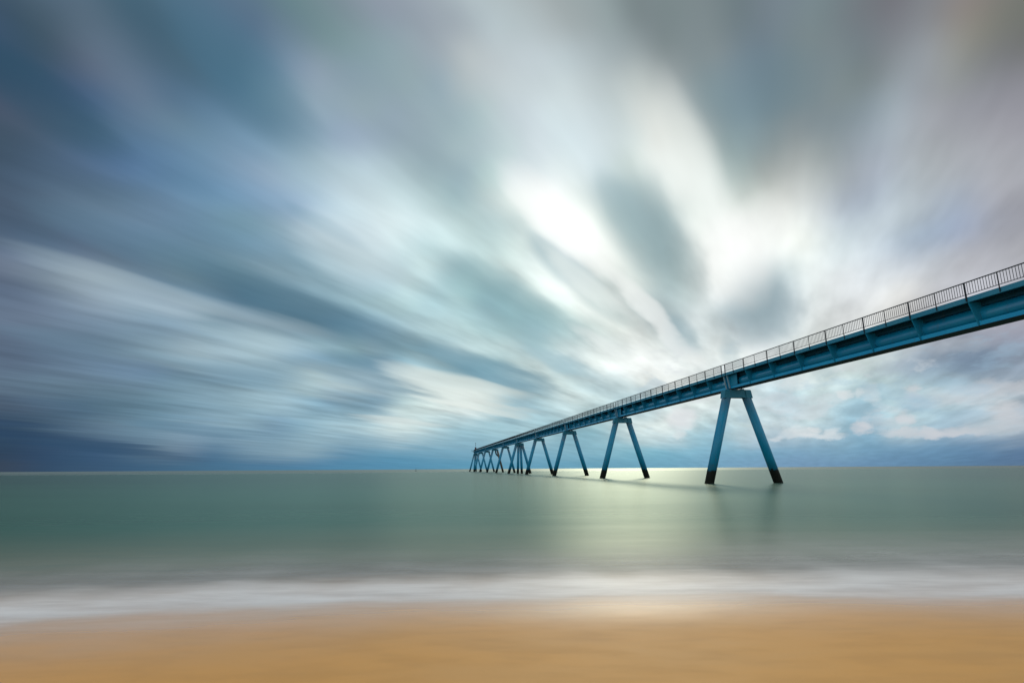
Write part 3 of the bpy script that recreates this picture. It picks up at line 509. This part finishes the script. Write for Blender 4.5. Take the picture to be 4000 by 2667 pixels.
mx = g.n('ShaderNodeMixShader'); g.put(mx.inputs[0], g.mr(depth, .0, .45)); g.t.links.new(tr, mx.inputs[1]); g.t.links.new(water, mx.inputs[2])
finish(g, mx.outputs[0])
xs = frange([(-60000, -2000, 8), (-2000, -60, 10), (-60, -14, 12), (-14, 14, 56), (14, 60, 12), (60, 2000, 10), (2000, 60000, 8)])
ys = frange([(2, 8, 6), (8, 18, 40), (18, 60, 20), (60, 800, 20), (800, 60000, 12)])
o = grid("sea", xs, ys, lambda x, y: 0.0, m, {'depth': lambda x, y: max(0., min(3., -SLOPE * (shore_y(x) - y)))})
o['kind'] = 'structure'
o['label'] = "smooth green sea blurred flat up to the horizon"

# foam: the wash along the waterline, a soft white film with uneven density
def foam_d(x, y):
    wob = .18 * sin(x * .8 + .6) + .16 * sin(x * 2.1 + y * .5) + .10 * sin(x * 4.7 + 1.3)
    d = y - (foam_y(x) - .30) - wob * (.4 if y < foam_y(x) else 1)
    if d > 0:
        s = 1.9 + .9 * max(0, min(1, (x - 2) / 6)) + .1 * max(0, min(1, (-x - 3) / 6))
        return max(math.exp(-(d / s) ** 2), .55 * math.exp(-(d / (s * 2.0)) ** 2))
    s = 1.65 + .4 * max(0, min(1, (-x - 2) / 6))
    tail = .60 * math.exp(-(d / (2.6 + 1.5 * max(0, min(1, (-x - 1) / 7)))) ** 2)
    return max(math.exp(-(d / s) ** 2), tail)
m, g = new_mat("foam_wash")
pos = g.n('ShaderNodeNewGeometry').outputs['Position']
dn = attr(g, 'cover')
w1 = g.noise(g.v('MULTIPLY', pos, (.35, 1.2, 1)), 1.0, 5, .6)
w2 = g.noise(g.v('MULTIPLY', pos, (1.2, 5, 1)), 1.0, 4, .6)
al = g.m('MULTIPLY', dn, g.m('ADD', g.mr(w1, .3, .7, .72, 1.0), g.m('MULTIPLY', g.m('SUBTRACT', w2, .5), .16)))
al = g.m('MULTIPLY', al, .88, clamp=True)
fo = principled(g, (.86, .85, .84, 1), .55, .15)
tr = g.n('ShaderNodeBsdfTransparent').outputs[0]
mx = g.n('ShaderNodeMixShader'); g.put(mx.inputs[0], al); g.t.links.new(tr, mx.inputs[1]); g.t.links.new(fo, mx.inputs[2])
finish(g, mx.outputs[0])
xs = frange([(-40, -14, 26), (-14, 14, 112), (14, 40, 26)])
ys = frange([(2, 20, 120)])
o = grid("foam", xs, ys, lambda x, y: max(.012, sand_z(x, y) + .012), m, {'cover': foam_d})
tag(o, "soft white band of foam washing over the waterline", kind='stuff')

# surf: thin pale line of breakers over the outer bar
m, g = new_mat("surf_line")
pos = g.n('ShaderNodeNewGeometry').outputs['Position']
dn = attr(g, 'cover')
w1 = g.noise(g.v('MULTIPLY', pos, (.008, .05, 1)), 1.0, 5, .6)
al = g.m('MULTIPLY', g.m('MULTIPLY', dn, g.mr(w1, .35, .65, .1, 1.0)), .5)
fo = principled(g, (.6, .66, .66, 1), .6, .3)
tr = g.n('ShaderNodeBsdfTransparent').outputs[0]
mx = g.n('ShaderNodeMixShader'); g.put(mx.inputs[0], al); g.t.links.new(tr, mx.inputs[1]); g.t.links.new(fo, mx.inputs[2])
finish(g, mx.outputs[0])
xs = frange([(-900, 60, 60)])
ys = frange([(330, 520, 20)])
o = grid("surf", xs, ys, lambda x, y: .03, m,
         {'cover': lambda x, y: math.exp(-((y - 425 - .04 * x) / 38) ** 2) * min(1, max(0, (60 - x) / 160))})
tag(o, "thin pale line of breakers far out near the horizon", kind='stuff')

# ------------------------------------------------------------------ the pier
PA = R(8.4)
S = 48.13
RISE = .0055
pier = bpy.data.objects.new("pier", None); COL.objects.link(pier)
pier.location = (31.19, 80.0, 0); pier.rotation_euler = (0, 0, PA)
tag(pier, "long blue steel pier on splayed legs running out to sea", "pier")

def trestle(i):
    """one A-shaped trestle: a cap beam and two raking tubular legs"""
    y = i * S; dz = RISE * y
    zt, zb = 12.62 + dz, 11.5 + dz
    b = MB()
    b.plate([(-1.86, zt), (-2.08, zb), (-1.0, zb), (-.95, zb + .02), (.95, zb + .02), (1.0, zb), (2.08, zb), (1.86, zt)], -.5, .5)
    cap = b.build("trestle", M_CAP, pier, .04); cap.location = (0, y, 0)
    for sx in (-1, 1):
        f = MB(); f.plate([(sx * 1.05, zt - .05), (sx * 1.18, zb - .03), (sx * 2.12, zb - .03), (sx * 1.90, zt - .05)], -.60, .60)
        f.build("cap_collar", M_CAP, cap, .03)
        q = MB(); q.tube([(sx * 1.42, 0, zb + .3), (sx * 5.25, 0, -2.5 * .32)], .60, 28)
        lm = M_BROWN if (i == 6 and sx == 1) else M_LEG
        leg = q.build("leg", lm, cap)
        if lm is M_BROWN: leg['label'] = "brown rust-stained leg"
    for sx in (-.8, .8):
        for sy in (-.3, .3):
            br = MB(); br.box(sx - .2, sx + .2, sy - .16, sy + .16, zt - .02, zt + .13); br.build("bearing", M_DARK, cap)
    if i == 4:
        for x0, x1 in ((-.35, -.75), (.7, 1.15)):
            q = MB(); q.tube([(x0, .3, zb + .2), (x1, .3, -.8)], .55, 24); q.build("leg", M_LEG, cap)
    if i == 9:
        for x0, x1 in ((-.4, -1.4), (.35, .5)):
            q = MB(); q.tube([(x0, .3, zb + .2), (x1, .3, -.8)], .55, 24); q.build("leg", M_LEG, cap)
    if i == 6:
        q = MB()
        pts = [(.35, 1.0, zb + .9), (.45, 1.0, zb - .6), (.62, 1.0, zb - 1.5), (1.05, 1.0, zb - 2.3), (1.8, 1.0, zb - 3.0), (2.6, .9, zb - 3.7), (3.0, .8, zb - 4.6), (4.2, .7, 3.0)]
        q.tube(pts, .42, 20); q.build("outfall_pipe", M_DARK, cap)
    return cap
for i in range(-1, 10): trestle(i)

N_BAY = 9
BAY = S / N_BAY
Y0, Y1 = .38, S - .38          # girder ends at the movement joints
D0, D1 = .03, S - .03          # deck and railing ends
def rib_poly():
    return [(-1.6, 14.60), (-1.0, 12.80), (-.97, 12.765), (.32, 12.765), (.90, 12.95), (1.0, 12.98), (1.6, 14.60)]
def ys_of_ribs(): return [k * BAY for k in range(1, N_BAY)]
def add_rib(b, y, t=.05): b.plate(rib_poly(), y - t, y + t)
def add_post(b, k, y):
    h = .046 if k % 2 == 0 else .028
    b.box(-1.735, -1.735 + 2 * h, y - h, y + h, 14.62, 16.06)
def post_ys(): return [(0, Y0 + .1)] + [(k, k * BAY / 2) for k in range(1, 2 * N_BAY)] + [(0, Y1 - .1)]

# shared meshes of one span
def span_meshes():
    d = MB()
    d.box(-1.66, -1.504, D0, D1, 14.56, 14.96); d.box(1.504, 1.66, D0, D1, 14.56, 14.96)   # edge beams
    deck = d.build("deck_span", M_FASCIA, pier, .012)
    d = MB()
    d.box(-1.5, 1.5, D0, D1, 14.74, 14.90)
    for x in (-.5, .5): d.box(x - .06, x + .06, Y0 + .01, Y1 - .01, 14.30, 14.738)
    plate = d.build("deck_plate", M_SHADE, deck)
    p = MB(); p.tube([(0, Y0 + .02 + (Y1 - Y0 - .04) * k / 18, 13.66) for k in range(19)], .74, 40)
    pipe = p.build("pipe", M_PIPE, deck)
    c = MB()
    c.box(-.96, -.92, Y0 + .004, Y1 - .004, 12.762, 13.10); c.box(.92, .96, Y0 + .004, Y1 - .004, 12.95, 13.10)
    chord = c.build("bottom_beam", M_GIRDER, deck)
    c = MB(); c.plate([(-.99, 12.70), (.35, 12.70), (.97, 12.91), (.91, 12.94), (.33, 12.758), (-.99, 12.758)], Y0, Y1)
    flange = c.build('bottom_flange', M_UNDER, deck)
    return deck, pipe, chord, flange, plate
proto = None
rib_proto = post_protos = None
PP = [(-1.55, 12.72), (-1.62, 14.60), (1.62, 14.60), (1.55, 12.72)]
for i in range(-1, 9):
    y = i * S
    if proto is None:
        proto = span_meshes(); deck = proto[0]
    else:
        deck = proto[0].copy(); COL.objects.link(deck)
        for q in proto[1:]:
            copy_part(q, deck)
    deck.location = (0, y, RISE * y); deck.rotation_euler = (math.atan(RISE), 0, 0)
    # end frames at the movement joints, each with a pale bar up its near edge
    for e, yy in enumerate((Y0 + .07, Y1 - .07)):
        if i == -1 and e == 0:
            b = MB(); b.plate([(-1.34, 14.55), (-1.0, 12.77), (.32, 12.77), (.95, 12.98), (1.34, 14.55)], yy - .03, yy + .03)
            end0 = b.build("end_frame", M_GIRDER, deck)
            b = MB(); b.plate([(-1.50, 14.555), (-1.22, 12.77), (-1.08, 12.765), (-1.37, 14.555)], yy - .09, yy + .09)
            bar0 = b.build("end_bar", M_PALE, deck)
        else:
            for q in (end0, bar0): copy_part(q, deck, dy=yy - (Y0 + .07))
    if i == -1:
        b = MB(); b.box(-1.02, -.985, Y1 - 1.9, Y1 - .2, 13.104, 14.70)
        side0 = b.build("side_panel", M_RIB, deck)
    else: copy_part(side0, deck)
    # ribs
    if i < 7:
        for k, yy in enumerate(ys_of_ribs()):
            if rib_proto is None:
                b = MB(); add_rib(b, yy); rib_proto = b.build("rib", M_RIB, deck); rib_y = yy
            else: copy_part(rib_proto, deck, dy=yy - rib_y)
    else:
        b = MB()
        for yy in ys_of_ribs(): add_rib(b, yy)
        o = b.build("rib", M_RIB, deck); o['kind'] = 'stuff'
    # railing along the near side
    if i == -1:
        b = MB()
        b.box(-1.74, -1.66, .004, S - .004, 16.062, 16.13)
        b.box(-1.715, -1.665, .004, S - .004, 15.13, 15.17)
        k = 0
        pys = [q for _, q in post_ys()]
        for a, c in zip(pys, pys[1:]):
            n = max(2, round((c - a) / .2225))
            for j in range(1, n):
                yy = a + (c - a) * j / n
                b.box(-1.705, -1.675, yy - .012, yy + .012, 15.172, 16.06)
        rail0 = b.build("railing", M_RAIL, pier); rail = rail0
    else:
        rail = rail0.copy(); COL.objects.link(rail)
    rail.location = (0, y, RISE * y); rail.rotation_euler = deck.rotation_euler
    if i < 4:
        for j, (k, yy) in enumerate(post_ys()):
            if post_protos is None: post_protos = {}
            if k % 2 not in post_protos:
                b = MB(); add_post(b, k, yy); o = b.build("post", M_RAIL, rail); post_protos[k % 2] = (o, yy)
            else:
                q, q0 = post_protos[k % 2]; copy_part(q, rail, dy=yy - q0)
    else:
        b = MB()
        for k, yy in post_ys(): add_post(b, k, yy)
        o = b.build("post", M_RAIL, rail); o['kind'] = 'stuff'

# pier head: end platform with a side stage
YH = 9 * S; ZH = RISE * YH
b = MB()
b.plate([(-1.7, 14.9 + ZH), (-1.66, 14.3 + ZH), (-1.0, 12.72 + ZH), (1.0, 12.72 + ZH), (1.66, 14.3 + ZH), (1.7, 14.9 + ZH)], .5, 4.5)
head = b.build("pier_head", M_DARK, pier, .03); head.location = (0, YH, 0)
b = MB(); b.box(-3.3, -1.704, 1.0, 4.0, 14.5 + ZH, 14.75 + ZH)
b.build("side_stage", M_DARK, head)
b = MB(); b.tube([(-3.1, 1.4, 14.75 + ZH), (-3.1, 1.4, 16.4 + ZH)], .12, 10); b.build("stage_post", M_DARK, head)
b = MB()
for x in (-1.6, 1.6):
    b.box(x - .04, x + .04, .5, 4.4, 15.95 + ZH, 16.03 + ZH)
    for yy in (.6, 1.85, 3.1, 4.35): b.box(x - .035, x + .035, yy - .035, yy + .035, 14.9 + ZH, 15.95 + ZH)
b.build("end_railing", M_RAIL, head)

# navigation beacon standing on the pier head
bc = bpy.data.objects.new("navigation_beacon", None); COL.objects.link(bc)
bc.matrix_world = pier.matrix_basis @ Matrix.Translation((.1, YH + 2.6, 14.9 + ZH))
tag(bc, "small navigation beacon with a red cabinet on the far pier end", "beacon")
b = MB(); b.box(-.65, .65, -.65, .65, 0, 3.2); b.box(-.75, .75, -.75, .75, 3.204, 3.32); b.build("cabinet", M_RED, bc, .03)
b = MB(); b.tube([(0, 0, 3.32), (0, 0, 6.6)], .09, 10); b.build("mast", M_DARK, bc)
for z in (5.2, 6.8):
    b = MB(); b.tube([(0, 0, z - .35), (0, 0, z - .2), (0, 0, z + .2), (0, 0, z + .35)], [.12, .30, .30, .1], 12); b.build("lantern", M_DARK, bc)

# spar buoy on the horizon
bu = bpy.data.objects.new("spar_buoy", None); COL.objects.link(bu)
bu.location = (-115.0, 700.0, 0)
tag(bu, "tiny dark spar buoy far off on the horizon left of the pier", "buoy")
b = MB(); b.tube([(0, 0, -.5), (0, 0, .5), (0, 0, .9), (0, 0, 2.6)], [.7, .7, .22, .18], 14); b.build("float", M_DARK, bu)
b = MB(); b.tube([(0, 0, 2.6), (0, 0, 3.3)], [.45, .05], 12); b.build("topmark", M_DARK, bu)
